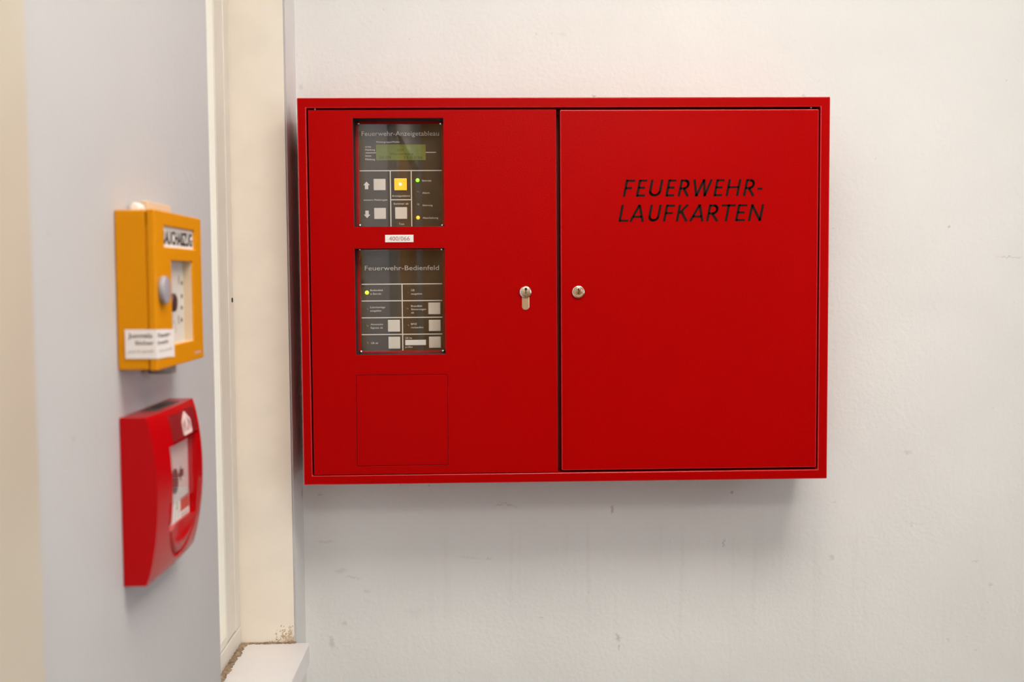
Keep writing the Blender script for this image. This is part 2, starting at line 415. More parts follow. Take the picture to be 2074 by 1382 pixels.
# sloping glazing beads, then the pane
def bead(name, pts, z0, z1):
    bm = bmesh.new(); poly(bm, pts, (0, 0, z0), (1, 0, 0), (0, 1, 0), (0, 0, 1), z1 - z0); return obj(name, bm, M['bead'], win)
y1 = RY - .0815
bead('glazing_bead', [(FX - .002, y1), (FX - .003, y1 - .003), (FX - .008, y1 - .007), (FX - .020, y1 - .008), (FX - .020, y1)], RAIL + .0012, 1.069)
bm = bmesh.new()
poly(bm, [(FX - .002, RAIL + .0012), (FX - .002, RAIL + .012), (FX - .014, RAIL + .023), (FX - .020, RAIL + .023), (FX - .020, RAIL + .0012)], (0, NY + .081, 0), (1, 0, 0), (0, 0, 1), (0, 1, 0), y1 - .0060 - NY - .081)
obj('glazing_bead', bm, M['bead'], win)
part('glass_pane', [(FX - .024, FX - .0205, NY + .08, RY - .0815, RAIL + .001, 1.069)], M['wglass'], win, 0)
# latch hole in the stile
bm = bmesh.new(); p = P(472, 608, 0, FX); cyl(bm, (FX - .0003, p.y - .004, p.z), 'x', .0035, .0009, 20); obj('screw_hole', bm, M['hole'], win)

# sill board with its nose, and the dirty sealant round it
bm = bmesh.new()
vs = box(bm, FX + .0004, .0195, NY + .0005, RY - .0004, SILL - .032, SILL); soften(bm, .0022, 3)
structure(obj('trim_2', bm, M['sill']), 'white window sill board below the window recess', 'window sill')
M['sealant'] = mat('dirty_brown_sealant', (.30, .215, .14), .85, bump=((180, .9, .004), (700, .6, .001)), vary=.55, vscale=140)
bm = bmesh.new()
def crumbly(path, n, rad):
    for i in range(n):
        t = i / (n - 1); k = t * (len(path) - 1); j = min(int(k), len(path) - 2); q = Vector(path[j]).lerp(Vector(path[j + 1]), k - j)
        q += Vector((random.uniform(-1, 1), random.uniform(-1, 1), random.uniform(-.3, .3))) * rad * .35
        r = rad * random.uniform(.55, 1.1)
        bmesh.ops.create_icosphere(bm, subdivisions=1, radius=r, matrix=Matrix.Translation(q) @ Matrix.Diagonal((1, 1, .55, 1)))
crumbly([(FX + .004, NY + .02, SILL + .0003), (FX + .004, RY - .004, SILL + .0003)], 220, .0060)
crumbly([(FX + .004, RY - .002, SILL + .0003), (-.002, RY - .002, SILL + .0003)], 70, .0034)
so = obj('sill_sealant', bm, M['sealant'], smooth=True, origin=(FX, RY, SILL)); so['kind'] = 'stuff'
so['label'] = 'crumbling brown sealant along the back edge of the white window sill'; so['category'] = 'sealant'
M['flake'] = mat('flaking_paint', (.55, .43, .29), .8, vary=.35, vscale=160)
bm = bmesh.new()
for i in range(150):
    a, b = abs(random.gauss(0, .013)), abs(random.gauss(0, .010))
    if a > .04 or b > .03: continue
    r = random.uniform(.0005, .0015)
    bmesh.ops.create_icosphere(bm, subdivisions=1, radius=r, matrix=Matrix.Translation((-.003 - a, RY - .0002, SILL + .001 + b)) @ Matrix.Diagonal((1, .4, 1, 1)))
so = obj('flaking_paint', bm, M['flake'], origin=(0, RY, SILL)); so['kind'] = 'stuff'
so['label'] = 'flaking paint crumbs at the lower corner of the window reveal'; so['category'] = 'paint'

# ceiling lamp above and behind the photographer (lights the place), plus an added fill lamp further back
def ceiling_lamp(x, y, sx, sy, label, strength):
    t = thing('ceiling_lamp', label, 'lamp', (x, y, ZC))
    part('lamp_housing', [(x - sx / 2, x + sx / 2, y - sy / 2, y + sy / 2, ZC - .05, ZC)], M['ceiling'], t, .004)
    e = mat('lamp_diffuser', (.9, .9, .9), .5, emit=((1.0, 0.93, 0.84), strength))
    part('diffuser', [(x - sx / 2 + .02, x + sx / 2 - .02, y - sy / 2 + .02, y + sy / 2 - .02, ZC - .075, ZC - .051)], e, t, .004)
ceiling_lamp(.70, -1.12, .85, .70, 'warm ceiling lamp above the space between viewer and cabinet', LAMP_STRENGTH)
ceiling_lamp(.60, -2.75, .80, .50, 'added warm fill lamp far behind the viewer', LAMP_STRENGTH * 1.35)  # unseen lamp added as frontal fill to soften the cabinet's shadow

# ------------------------------------------------------------------ red fire brigade cabinet
D, G, CW, CH = .14, .0231, .742, .5387
cab = thing('fire_alarm_cabinet', 'large red two-door metal wall cabinet with black lettering', 'cabinet', (G + CW / 2, 0, 0))
bm = bmesh.new()
plate(bm, 'y', -D, -.0005, (G, G + CW), (0, CH), ((G + .0127, G + .7283, .0134, .5248),)); soften(bm, .0013, mi=1)
hs = obj('housing', bm, [M['red'], M['red_edge']], cab)
part('back_panel', [(G + .013, G + .728, -.004, -.001, .0137, .5245)], M['red_dark'], cab, 0)
part('centre_stile', [(G + .345, G + .376, -D + .036, -D + .060, .0137, .5245)], M['red_dark'], cab, 0)
W1 = (G + .0762, G + .2014, .3612, .5109); W2 = (G + .0760, G + .2015, .1828, .3313); HT = (G + .0752, G + .2036, .0259, .1549)
bm = bmesh.new()
plate(bm, 'y', -D, -D + .030, (G + .0152, G + .3576), (.0145, .5219), (W1, W2, HT)); soften(bm, .0013, mi=1)
door_l = obj('door', bm, [M['red'], M['red_edge']], cab); door_l['label'] = 'left red door with two glazed control panels'
bm = bmesh.new(); plate(bm, 'y', -D, -D + .030, (G + .3632, G + .7261), (.0164, .5215)); soften(bm, .0013, mi=1)
door_r = obj('door', bm, [M['red'], M['red_edge']], cab); door_r['label'] = 'right red door with black lettering'
bm = bmesh.new(); plate(bm, 'y', -D + .0002, -D + .028, (HT[0] + .0006, HT[1] - .0006), (HT[2] + .0006, HT[3] - .0006)); soften(bm, .0004)
hc = obj('hatch_cover', bm, M['red'], door_l); hc['label'] = 'flush square blanking cover below the two panels'
for (a, b, c, d) in (W1, W2):
    bm = bmesh.new(); plate(bm, 'y', -D + .0012, -D + .0298, (a - .0003, b + .0003), (c - .0003, d + .0003), ((a + .0002, b - .0002, c + .0002, d - .0002),))
    obj('gasket', bm, M['black'], door_l)
    bm = bmesh.new(); box(bm, a - .006, b + .006, -D + .0300, -D + .0320, c - .006, d + .006)
    q = obj('window_pane', bm, M['pane'], door_l); q['label'] = 'clear acrylic pane'
PY = -D + .0300
for (u, v) in ((725, 250), (893, 250), (728.5, 457), (896.5, 457), (727.5, 505.5), (895.5, 504.5), (731, 713), (898, 711.5)):
    p = P(u, v, 1, PY); bm = bmesh.new(); dome(bm, (p.x, PY, p.z), (0, -1, 0), .0024, .0016, 16)
    obj('pane_screw', bm, M['chrome'], door_l, smooth=True)

# profile half cylinder (left door) and cam lock (right door)
lk = Vector((G + .3137, -D, .2690))
bm = bmesh.new()
pts = [(-.0052, -.004), (-.0052, -.0215), (-.0035, -.0243), (0, -.0252), (.0035, -.0243), (.0052, -.0215), (.0052, -.004)]
poly(bm, pts, lk + Vector((0, .004, 0)), (1, 0, 0), (0, 0, 1), (0, -1, 0), .0050); soften(bm, .0006)
l1 = obj('profile_cylinder', bm, M['brass'], cab); l1['label'] = 'silver profile cylinder lock on the left door'
bm = bmesh.new(); cyl(bm, lk + Vector((0, -.0002, 0)), 'y', .0087, .0075, 40); soften(bm, .0022, 4)
obj('cylinder_head', bm, M['chrome'], l1, smooth=True)
bm = bmesh.new(); cyl(bm, lk + Vector((0, -.0040, .0012)), 'y', .0062, .0014, 40); soften(bm, .0004)
obj('plug', bm, M['brass'], l1, smooth=True)
bm = bmesh.new()
cyl(bm, lk + Vector((0.0004, -.0048, .0042)), 'y', .0020, .0004, 20)
box(bm, lk.x - .0004, lk.x + .0008, lk.y - .0050, lk.y - .0044, lk.z - .0020, lk.z + .0042)
obj('keyhole', bm, M['black'], l1)
lc = Vector((G + .3877, -D, .2686))
bm = bmesh.new(); cyl(bm, lc, 'y', .0090, .0070, 44); soften(bm, .0016, 4)
l2 = obj('cam_lock', bm, M['chrome'], cab, smooth=True); l2['label'] = 'round silver cam lock on the right door'
bm = bmesh.new(); cyl(bm, lc + Vector((0, -.0034, 0)), 'y', .0070, .0010, 40); obj('lock_face', bm, M['brass'], l2, smooth=True)
bm = bmesh.new(); cyl(bm, lc + Vector((0, -.0046, .0014)), 'y', .0050, .0022, 36); soften(bm, .0008, 3); obj('plug', bm, M['chrome'], l2, smooth=True)
bm = bmesh.new(); b0 = lc + Vector((0, -.0058, 0))
for (a, c, wd) in (((.0002, .0050), (-.0007, .0034), .0013), ((-.0007, .0034), (.0008, .0016), .0013), ((.0008, .0016), (-.0002, -.0022), .0013)):
    stroke(bm, a, c, wd, b0, (1, 0, 0), (0, 0, 1), (0, -1, 0), .0003, .0004)
obj('keyhole', bm, M['black'], l2)

# number label
a, b = P(780, 476, 1, -D), P(837.5, 490.5, 1, -D)
bm = bmesh.new(); box(bm, a.x, b.x, -D - .0003, -D + .0001, b.z, a.z)
lab = obj('number_label', bm, M['white'], cab); lab['label'] = 'small white label reading 400/066'
a, b = P(788, 487.8, 1, -D), P(830, 478.5, 1, -D)
text('lettering', '400/066', M['pinktext'], lab, XY, (0, -D - .0003, 0), a.x, b.x, a.z, b.z - a.z)

# black italic lettering drawn stroke by stroke (cap height 1, upright, sheared below)
def letters(row, base_x, base_z, scale, parent):
    n = Vector((0, -1, 0)); sh = .195; base = Vector((base_x, -D, base_z)); bm = bmesh.new(); WD = .145
    def S(p, q, ext=0.0, wd=WD):
        a, b = Vector(p), Vector(q); d = (b - a).normalized(); s = Vector((-d.y, d.x)) * wd / 2; a = a - d * ext; b = b + d * ext
        pts = [a - s, b - s, b + s, a + s]
        poly(bm, [((t.x + sh * t.y) * scale, t.y * scale) for t in pts], base, (1, 0, 0), (0, 0, 1), n, .0002)
    def PL(pts, wd=WD):
        for i in range(len(pts) - 1): S(pts[i], pts[i + 1], .02 if len(pts) > 3 else 0, wd)
    h = WD / 2; B = .125
    for ch, x, *k in row:
        if ch == 'F': S((x, 0), (x, 1)); S((x, 1 - B / 2), (k[0], 1 - B / 2), 0, B); S((x, .5), (k[1], .5), 0, B)
        if ch == 'E':
            S((x, 0), (x, 1)); S((x, 1 - B / 2), (k[0], 1 - B / 2), 0, B); S((x, .52), (k[1], .52), 0, B); S((x, B / 2), (k[0] + .02, B / 2), 0, B)
        if ch == 'U':
            r = (k[0] - x) / 2; c = x + r
            pts = [(x, 1)] + [(c - r * math.cos(t * math.pi / 14), .32 - (.32 - h) * math.sin(t * math.pi / 14)) for t in range(15)] + [(k[0], 1)]
            S(pts[0], pts[1]); S(pts[-2], pts[-1]); PL(pts[1:-1])
        if ch == 'R':
            S((x, 0), (x, 1)); S((x, 1 - B / 2), (k[0] - .28, 1 - B / 2), .0, B); S((x, .47), (k[0] - .28, .47), 0, B)
            cx, cy, ry = k[0] - .30, (.47 + 1 - B / 2) / 2, (1 - B / 2 - .47) / 2
            PL([(cx + .23 * math.sin(t * math.pi / 12), cy + ry * math.cos(t * math.pi / 12)) for t in range(13)])
            S((x + .22, .45), (k[1], 0))
        if ch == 'W': PL([(x, 1), (k[0], 0)]); PL([(k[0], 0), (k[1], 1)]); PL([(k[1], 1), (k[2], 0)]); PL([(k[2], 0), (k[3], 1)])
        if ch == 'H': S((x, 0), (x, 1)); S((k[0], 0), (k[0], 1)); S((x, .53), (k[0], .53), 0, B)
        if ch == '-': S((x, .43), (k[0], .43), 0, B)
        if ch == 'L': S((x, 0), (x, 1)); S((x, B / 2), (k[0], B / 2), 0, B)
        if ch == 'A': S((x, 0), (k[0], 1)); S((k[0], 1), (k[1], 0)); S((x + (k[0] - x) * .29, .29), (k[1] - (k[1] - k[0]) * .29, .29), 0, B)
        if ch == 'K': S((x, 0), (x, 1)); S((x + .05, .48), (k[0], 1)); S((x + .18, .58), (k[1], 0))
        if ch == 'T': S((x, 1 - B / 2), (k[0], 1 - B / 2), 0, B); S(((k[1]), 0), (k[1], 1))
        if ch == 'N': S((x, 0), (x, 1)); S((k[0], 0), (k[0], 1)); S((x, 1 - .03), (k[0], .03))
    return obj('lettering', bm, M['letter'], parent)
q = lambda *v: [x / 195 for x in v]
row1 = [['F'] + q(252, 346, 326), ['E'] + q(403, 488, 478), ['U'] + q(545, 660), ['E'] + q(745, 828, 820), ['R'] + q(890, 990, 995), ['W'] + q(1036, 1093, 1149, 1190, 1236),
        ['E'] + q(1305, 1390, 1380), ['H'] + q(1448, 1570), ['R'] + q(1652, 1752, 1760), ['-'] + q(1792, 1849)]
row2 = [['L'] + q(200, 300), ['A'] + q(325, 396, 470), ['U'] + q(538, 641), ['F'] + q(718, 811, 801), ['K'] + q(868, 961, 980), ['A'] + q(1022, 1098, 1165), ['R'] + q(1222, 1328, 1340),
        ['T'] + q(1356, 1521, 1440), ['E'] + q(1560, 1656, 1640), ['N'] + q(1712, 1838)]
sc_ = .1974 / ((1865 - 237) / 195)
p1 = P(1220 + 237 / 5.76, 398.5, 1, -D); p2 = P(1220 + 180 / 5.76, 449.5, 1, -D)
e1 = P(1220 + 1865 / 5.76, 398.5, 1, -D); s1 = (e1.x - p1.x) / ((1865 - 237) / 195)
L1 = letters(row1, p1.x - 237 / 195 * s1, p1.z, s1, door_r); L1['label'] = 'black slanted letters FEUERWEHR-'
L2 = letters(row2, p2.x - 180 / 195 * s1, p2.z, s1, door_r); L2['label'] = 'black slanted letters LAUFKARTEN'

# paint chips and hinge pins in the door gap
for (u, v) in ((637.5, 221), (1643.5, 217.5), (645, 963)):
    p = P(u, v, 1, -D + .004); bm = bmesh.new(); cyl(bm, (p.x, -D + .006, p.z), 'z', .0011, .0024, 14); soften(bm, .0003); obj('hinge_pin', bm, M['white'], cab, smooth=True)

# ------------------------------------------------------------------ the two control panels behind the panes
BZ, FP = -D + .0325, -D + .0350
def pp(u, v): return P(u, v, 1, FP)
def panel(name, label, outer, inner):
    o0, o1 = P(outer[0], outer[3], 1, BZ), P(outer[2], outer[1], 1, BZ)
    i0, i1 = pp(inner[0], inner[3]), pp(inner[2], inner[1])
    t = thing(name, label, 'control panel', ((o0.x + o1.x) / 2, FP + .02, o0.z), 'control panels in the left cabinet door')
    bm = bmesh.new(); plate(bm, 'y', BZ, BZ + .045, (o0.x, o1.x), (o0.z, o1.z), ((i0.x, i1.x, i0.z, i1.z),)); soften(bm, .0004)
    obj('bezel', bm, M['red'], t)
    bm = bmesh.new(); box(bm, i0.x + .00005, i1.x - .00005, FP, FP + .006, i0.z + .00005, i1.z - .00005); obj('faceplate', bm, M['face'], t)
    return t
def line(t, u0, v0, u1, v1, wd=.0013):
    a, b = pp(u0, v0), pp(u1, v1); bm = bmesh.new()
    if abs(u1 - u0) > abs(v1 - v0): z = (a.z + b.z) / 2; box(bm, a.x, b.x, FP - .00022, FP + .0001, z - wd / 2, z + wd / 2)
    else: x = (a.x + b.x) / 2; box(bm, x - wd / 2, x + wd / 2, FP - .00022, FP + .0001, b.z, a.z)
    obj('dividing_line', bm, M['print'], t)
def word(t, s, u0, u1, vb, vt, mt='print', y=None, th=.0002, bold=0.0):
    a, b = P(u0, vb, 1, FP if y is None else y), P(u1, vt, 1, FP if y is None else y)
    return text('lettering', s, M[mt], t, XY, (0, FP if y is None else y, 0), a.x, b.x, a.z, b.z - a.z, th, bold=bold)
def push(t, u0, v0, u1, v1, mt='button'):
    a, b = pp(u0, v1), pp(u1, v0)
    bm = bmesh.new(); plate(bm, 'y', FP - .0006, FP + .0002, (a.x - .0011, b.x + .0011), (a.z - .0011, b.z + .0011)); r = obj('button_surround', bm, M['button_rim'], t)
    bm = bmesh.new(); box(bm, a.x, b.x, FP - .0022, FP, a.z, b.z); soften(bm, .0007, 2); o = obj('button', bm, M[mt], t); return o
def led(t, u, v, mt, r=.0027):
    p = pp(u, v); bm = bmesh.new(); dome(bm, (p.x, FP - .0002, p.z), (0, -1, 0), r, r * .55, 20); return obj('indicator_light', bm, M[mt], t, smooth=True)

t = panel('display_panel', 'upper dark panel with green display and glowing amber button', (722.5, 243.5, 898.5, 466), (729.5, 251.5, 893.5, 462))
word(t, 'Feuerwehr-Anzeigetableau', 732.4, 889, 275.4, 265)
word(t, 'Meldergruppe/Melder', 762, 810.5, 289.2, 285.8)
for s, u1, vb, vt in (('erste', 751.5, 299, 295.4), ('Meldung', 759.5, 305.3, 301.6), ('letzte', 752, 317.4, 313.7), ('Meldung', 759.5, 324.6, 320.8)): word(t, s, 740, u1, vb, vt)
line(t, 740.5, 310, 761.5, 309.6, .0008); line(t, 862.3, 308.8, 883, 308.5, .0009)
a, b = pp(762, 325), pp(862, 292.7)
bm = bmesh.new(); box(bm, a.x, b.x, FP - .0008, FP, a.z, b.z); soften(bm, .0003); disp = obj('display', bm, M['lcd'], t); disp['label'] = 'yellow-green lit display with dark digits'
DY = FP - .0008
for s, u0, u1, vb, vt in (('SDW', 803, 818, 306.5, 301.5), ('Wartenberg', 789, 837, 314, 309), ('05.09.', 768, 794, 322, 316), ('15:03:36', 819, 856, 322, 316)):
    word(disp, s, u0, u1, vb, vt, 'lcdtext', DY, .0001)
line(t, 728.5, 346.6, 894.5, 345); line(t, 790.3, 347, 792, 461); line(t, 832.6, 346, 834.2, 461); line(t, 792.3, 405, 833, 404.6)
for (u0, u1, v0, v1, s) in ((736, 749, 368, 383.4, 1), (737, 750, 426.8, 442, -1)):
    a, b = pp(u0, v1), pp(u1, v0); cx = (a.x + b.x) / 2; hw = (b.x - a.x) / 2; h = b.z - a.z; bm = bmesh.new()
    pts = [(-hw * .52, 0), (hw * .52, 0), (hw * .52, h * .53), (hw, h * .53), (0, h), (-hw, h * .53), (-hw * .52, h * .53)]
    if s < 0: pts = [(x, h - y) for x, y in pts][::-1]
    poly(bm, pts, (cx, FP, a.z), (1, 0, 0), (0, 0, 1), (0, -1, 0), .0002); obj('arrow', bm, M['print'], t)
push(t, 756.8, 362.7, 780.9, 386); push(t, 757.9, 421.5, 781.6, 444.3); push(t, 800.5, 420, 824.5, 444)
lb = push(t, 798.9, 361.5, 823.8, 385.8, 'lit'); lb['label'] = 'glowing amber push button'
p = pp(811, 373.5); bm = bmesh.new(); dome(bm, (p.x, FP - .0022, p.z), (0, -1, 0), .0019, .0005, 16); obj('bulb', bm, M['spot'], lb)
word(t, 'weitere Meldungen', 736, 784.3, 406.8, 403); word(t, 'Anzeigeebene', 794, 830.5, 398.6, 394.8)
word(t, 'Summer ab', 797.3, 827.2, 414.6, 410.6); word(t, 'Test', 808, 819, 455.8, 451.6)
led(t, 845.7, 365.3, 'green_led'); led(t, 847, 390, 'off_led', .0022); led(t, 846.7, 415.2, 'amber_off', .0023); led(t, 846.7, 441, 'amber_led')
for s, u0, u1, vb, vt in (('Betrieb', 855, 873.5, 367.8, 363.8), ('Alarm', 855.6, 870, 392.6, 388.8), ('Störung', 856, 876, 417.6, 414), ('Abschaltung', 856, 887.4, 443.2, 439.3)): word(t, s, u0, u1, vb, vt)

t = panel('operating_panel', 'lower dark panel with grid of white buttons below the number label', (725, 503.6, 901.5, 716.5), (732.4, 507.2, 896, 711))
word(t, 'Feuerwehr-Bedienfeld', 739, 889, 548, 537)
for v in (575.5, 609.4, 643.4, 677.4): line(t, 732.6, v + .4, 895.8, v - .4, .0014)
line(t, 814.6, 576, 815.6, 710.5, .0014)
led(t, 743.2, 592.9, 'lime_led', .0029)
for (u, v, mt) in ((825.6, 592.7, 'off_led'), (744, 627, 'off_led'), (825, 626, 'amber_off'), (744, 660.8, 'amber_off'), (826.4, 660, 'off_led'), (744.6, 695, 'amber_off')): led(t, u, v, mt, .0019)
for s, u0, u1, vb, vt in (('Bedienfeld', 750, 775, 590, 586), ('in Betrieb', 750, 772, 597.2, 593.2), ('ÜE', 832.7, 839.5, 590, 586), ('ausgelöst', 832.7, 855, 597, 593),
                          ('Löschanlage', 750, 780, 624.4, 620.4), ('ausgelöst', 750, 772.5, 631.4, 627.4), ('Brandfall-', 832.7, 855.5, 622, 618), ('Steuerungen', 832.7, 862.7, 628.4, 624.4), ('ab', 832.7, 838.5, 635.2, 631.4),
                          ('Akustische', 750.6, 776, 659, 655), ('Signale ab', 750.6, 775.5, 666, 662), ('BMZ', 832.7, 844.5, 658.5, 654.5), ('rückstellen', 832.7, 857.6, 665.2, 661.2),
                          ('ÜE ab', 751.7, 765.8, 697, 693), ('ÜE Nr', 821, 835.3, 687, 683), ('prüfen', 821, 835.7, 704.8, 700.8)): word(t, s, u0, u1, vb, vt)
a, b = pp(821, 699.5), pp(862.7, 688.5); bm = bmesh.new(); box(bm, a.x, b.x, FP - .0002, FP + .0001, a.z, b.z); obj('writing_field', bm, M['white'], t)
for r in ((786, 648, 810, 672.3), (787, 682.2, 810.4, 706.6), (867.7, 613, 891.9, 636.9), (868.6, 648, 892.5, 671), (869, 681.8, 893, 705)): push(t, *r)

# ------------------------------------------------------------------ yellow smoke vent switch on the left wall
Y0, Y1, Z0, Z1, XF = -.8570, -.7167, .2213, .3421, .0298
sw = thing('smoke_vent_switch', 'yellow metal switch box with white paper sticker on the left wall', 'switch box', (0, (Y0 + Y1) / 2, Z0))
WN = (-.8130, -.7475, .2380, .3043); LW = (-.8310, -.7370, .3147, .3308)
bm = bmesh.new(); plate(bm, 'x', .0003, .0232, (Y0 + .0006, Y1 - .0006), (Z0 + .0006, Z1 - .0006), ((WN[0] - .006, WN[1] + .006, WN[2] - .006, WN[3] + .006),)); soften(bm, .0010)
obj('back_box', bm, M['yellow'], sw)
bm = bmesh.new(); plate(bm, 'x', .0240, XF, (Y0, Y1), (Z0, Z1), (WN, LW)); soften(bm, .0010, 3)
lid = obj('lid', bm, M['yellow'], sw)
part('lid_seam', [(.0232, .0240, Y0 + .0016, Y1 - .0016, Z1 - .012, Z1 - .0016), (.0232, .0240, Y0 + .0016, Y0 + .012, Z0 + .0016, Z1 - .0016), (.0232, .0240, Y0 + .0016, Y1 - .0016, Z0 + .0016, Z0 + .012)], M['yellow'], sw, 0)
# name strip
bm = bmesh.new(); box(bm, .0252, .0276, LW[0] - .002, LW[1] + .002, LW[2] - .002, LW[3] + .002)
ns = obj('name_strip', bm, M['white'], sw)
text('lettering', 'RAUCHABZUG', M['letter'], ns, YX, (.0276, 0, 0), LW[0] + .002, LW[1] - .003, LW[2] + .0028, .0108, .0002, bold=.03)
# inner plate, lining, button, lamps
XI = .0215
bm = bmesh.new(); box(bm, .018, XI, WN[0] - .0055, WN[1] + .0055, WN[2] - .0055, WN[3] + .0055); ip = obj('inner_plate', bm, M['insert'], sw)
bm = bmesh.new(); plate(bm, 'x', XI, .0285, (WN[0] - .0015, WN[1] + .0015), (WN[2] - .0015, WN[3] + .0015), ((WN[0] + .0002, WN[1] - .0004, WN[2] + .0002, WN[3] - .0002),)); obj('lining', bm, M['beige'], sw)
p = P(357, 613, 0, XI + .004); bm = bmesh.new(); cyl(bm, (XI + .002, p.y - .004, p.z), 'x', .0075, .005, 28); soften(bm, .0012, 3)
pb = obj('push_button', bm, M['darkplum'], ip, smooth=True); pb['label'] = 'dark round push button'
for v in (573.5, 600, 623, 648):
    p = P(367.5, v, 0, XI); bm = bmesh.new(); dome(bm, (XI, p.y, p.z), (1, 0, 0), .0019, .001, 14); obj('indicator_light', bm, M['ink'], ip, smooth=True)
for v in (567, 648):
    p = P(361.5, v, 0, XI); bm = bmesh.new(); box(bm, XI, XI + .0002, p.y - .002, p.y + .003, p.z - .0035, p.z + .0035); obj('marking', bm, M['inkpale'], ip)
# small grey outline under the push button
pm = P(352, 665, 0, XI); bm = bmesh.new()
for k in range(10):
    a0, a1 = math.pi * k / 10, math.pi * (k + 1) / 10
    stroke(bm, (.006 * math.cos(a0), .010 * math.sin(a0)), (.006 * math.cos(a1), .010 * math.sin(a1)), .0007, (XI, pm.y, pm.z - .004), (0, 1, 0), (0, 0, 1), (1, 0, 0), .0002)
obj('marking', bm, M['inkpale'], ip)
# lock knob
kc = P(337.5, 587.6, 0, .0335); bm = bmesh.new(); cyl(bm, (XF + .0022, kc.y, kc.z), 'x', .0106, .0042, 44); soften(bm, .0010, 3)
kn = obj('lock_knob', bm, M['grey'], sw, smooth=True); kn['label'] = 'round grey lock knob'
# paper sticker folded round the near corner
bm = bmesh.new(); e = .0004
prof = [(.0062, Y0 - e), (.0180, Y0 - e), (XF - .001, Y0 - e), (XF + e * .6, Y0 - e * .4), (XF + e, Y0 + .001), (XF + e, -.830), (XF + e, -.8115)]
zb = [.2306, .2305, .2304, .2304, .2303, .2299, .2287]; zt = [.2525, .2524, .2523, .2523, .2523, .2513, .2503]
rows = []
for (x, y), b, tz in zip(prof, zb, zt):
    rows.append([bm.verts.new((x, y, b)), bm.verts.new((x, y, tz))])
for i in range(len(rows) - 1): bm.faces.new([rows[i][0], rows[i + 1][0], rows[i + 1][1], rows[i][1]])
st = obj('paper_sticker', bm, M['paper'], sw); st['label'] = 'white paper sticker folded round the corner'
SX = ((1, 0, 0), (0, 0, 1), (0, -1, 0))
yb = Y0 - e - .00005
text('lettering', 'Jungels', M['ink'], st, SX, (0, yb, 0), .0085, .0265, .2462, .0036, .0001, bold=.02)
text('lettering', 'Feuer-', M['ink'], st, YX, (XF + e + .00005, 0, 0), Y0 + .0015, -.821, .2460, .0036, .0001, bold=.02)
text('lettering', 'Sicher', M['ink'], st, SX, (0, yb, 0), .0136, .0278, .2410, .0030, .0001, bold=.02)
text('lettering', 'heit', M['ink'], st, YX, (XF + e + .00005, 0, 0), Y0 + .0006, -.828, .2408, .0030, .0001, bold=.02)
text('lettering', 'geprüft gemäß', M['inkpale'], st, SX, (0, yb, 0), .0085, .0270, .2352, .0022, .0001)
text('lettering', 'Vorschrift', M['inkpale'], st, YX, (XF + e + .00005, 0, 0), Y0 + .004, -.818, .2348, .0022, .0001)
a, b = P(395, 719, 0, XF), P(407, 709, 0, XF)
text('lettering', 'RWA', M['inkpale'], lid, YX, (XF, 0, 0), a.y, b.y, a.z, .0035, .0001)
bm = bmesh.new(); p = P(405, 452, 0, XF); cyl(bm, (.020, Y1 - .0002, p.z), 'y', .0016, .0016, 14); obj('lid_screw', bm, M['chrome'], sw)
# bits that show above and below the box
part('cable_plate', [(.0003, .006, -.790, -.722, Z1 - .001, Z1 + .0108)], M['beige'], sw, .0006)
bm = bmesh.new(); cyl(bm, (.0072, -.822, Z1 + .0028), 'y', .0040, .014, 24); soften(bm, .0008); obj('cable_gland', bm, M['white'], sw, smooth=True)
bm = bmesh.new(); cyl(bm, (.0150, -.794, Z0 - .0030), 'z', .0110, .0080, 28); soften(bm, .001); obj('cable_gland', bm, M['gmetal'], sw, smooth=True)

# ------------------------------------------------------------------ red manual call point below it
RY0, RY1, RZ0, RZ1 = -.8572, -.7200, .0577, .1860
cp = thing('manual_call_point', 'glossy red manual call point with bulging front and white window', 'call point', (0, (RY0 + RY1) / 2, RZ0))
OW = (-.8215, -.7420, .0905, .1580)           # window opening
yc = -.7793
def front(y, z):
    t = (z - RZ0) / (RZ1 - RZ0); s = (y - (RY0 + RY1) / 2) / ((RY1 - RY0) / 2)
    x = .0172 + .0026 * t + .0088 * (1 - (2 * t - 1) ** 2) ** .85 + .0022 * (1 - s * s)
    # oval groove round the lower window, and the scoop under it
    r = math.hypot((y - yc) / .0475, (z - .1150) / .0500)
    if z < .1150: x -= .0024 * math.exp(-((r - 1) / .03) ** 2)
    if z < OW[2] + 1e-6:
        q = math.hypot((y - yc) / .0372, (z - OW[2]) / .0150)
        if q < 1: x -= .0055 * (1 - q) ** .7
    return x
NYG, NZG = 66, 70
ys = sorted(set([RY0 + (RY1 - RY0) * i / NYG for i in range(NYG + 1)] + [OW[0], OW[1]]))
zs = sorted(set([RZ0 + (RZ1 - RZ0) * i / NZG for i in range(NZG + 1)] + [OW[2], OW[3]]))
bm = bmesh.new(); V = {}
for i, y in enumerate(ys):
    for j, z in enumerate(zs): V[i, j] = bm.verts.new((front(y, z), y, z))
inside = lambda i, j: OW[0] < (ys[i] + ys[i + 1]) / 2 < OW[1] and OW[2] < (zs[j] + zs[j + 1]) / 2 < OW[3]
for i in range(len(ys) - 1):
    for j in range(len(zs) - 1):
        if not inside(i, j): bm.faces.new([V[i, j], V[i + 1, j], V[i + 1, j + 1], V[i, j + 1]])
be = [e for e in bm.edges if len(e.link_faces) == 1]
hole = [e for e in be if all(OW[0] - 1e-6 <= v.co.y <= OW[1] + 1e-6 and OW[2] - 1e-6 <= v.co.z <= OW[3] + 1e-6 for v in e.verts)]
rim = [e for e in be if e not in hole]
for es, xv in ((hole, .0185), (rim, .0004)):
    r = bmesh.ops.extrude_edge_only(bm, edges=es)
    for g in r['geom']:
        if isinstance(g, bmesh.types.BMVert): g.co.x = xv
body = obj('housing', bm, M['callred'], cp, smooth=True)
XR = .0205
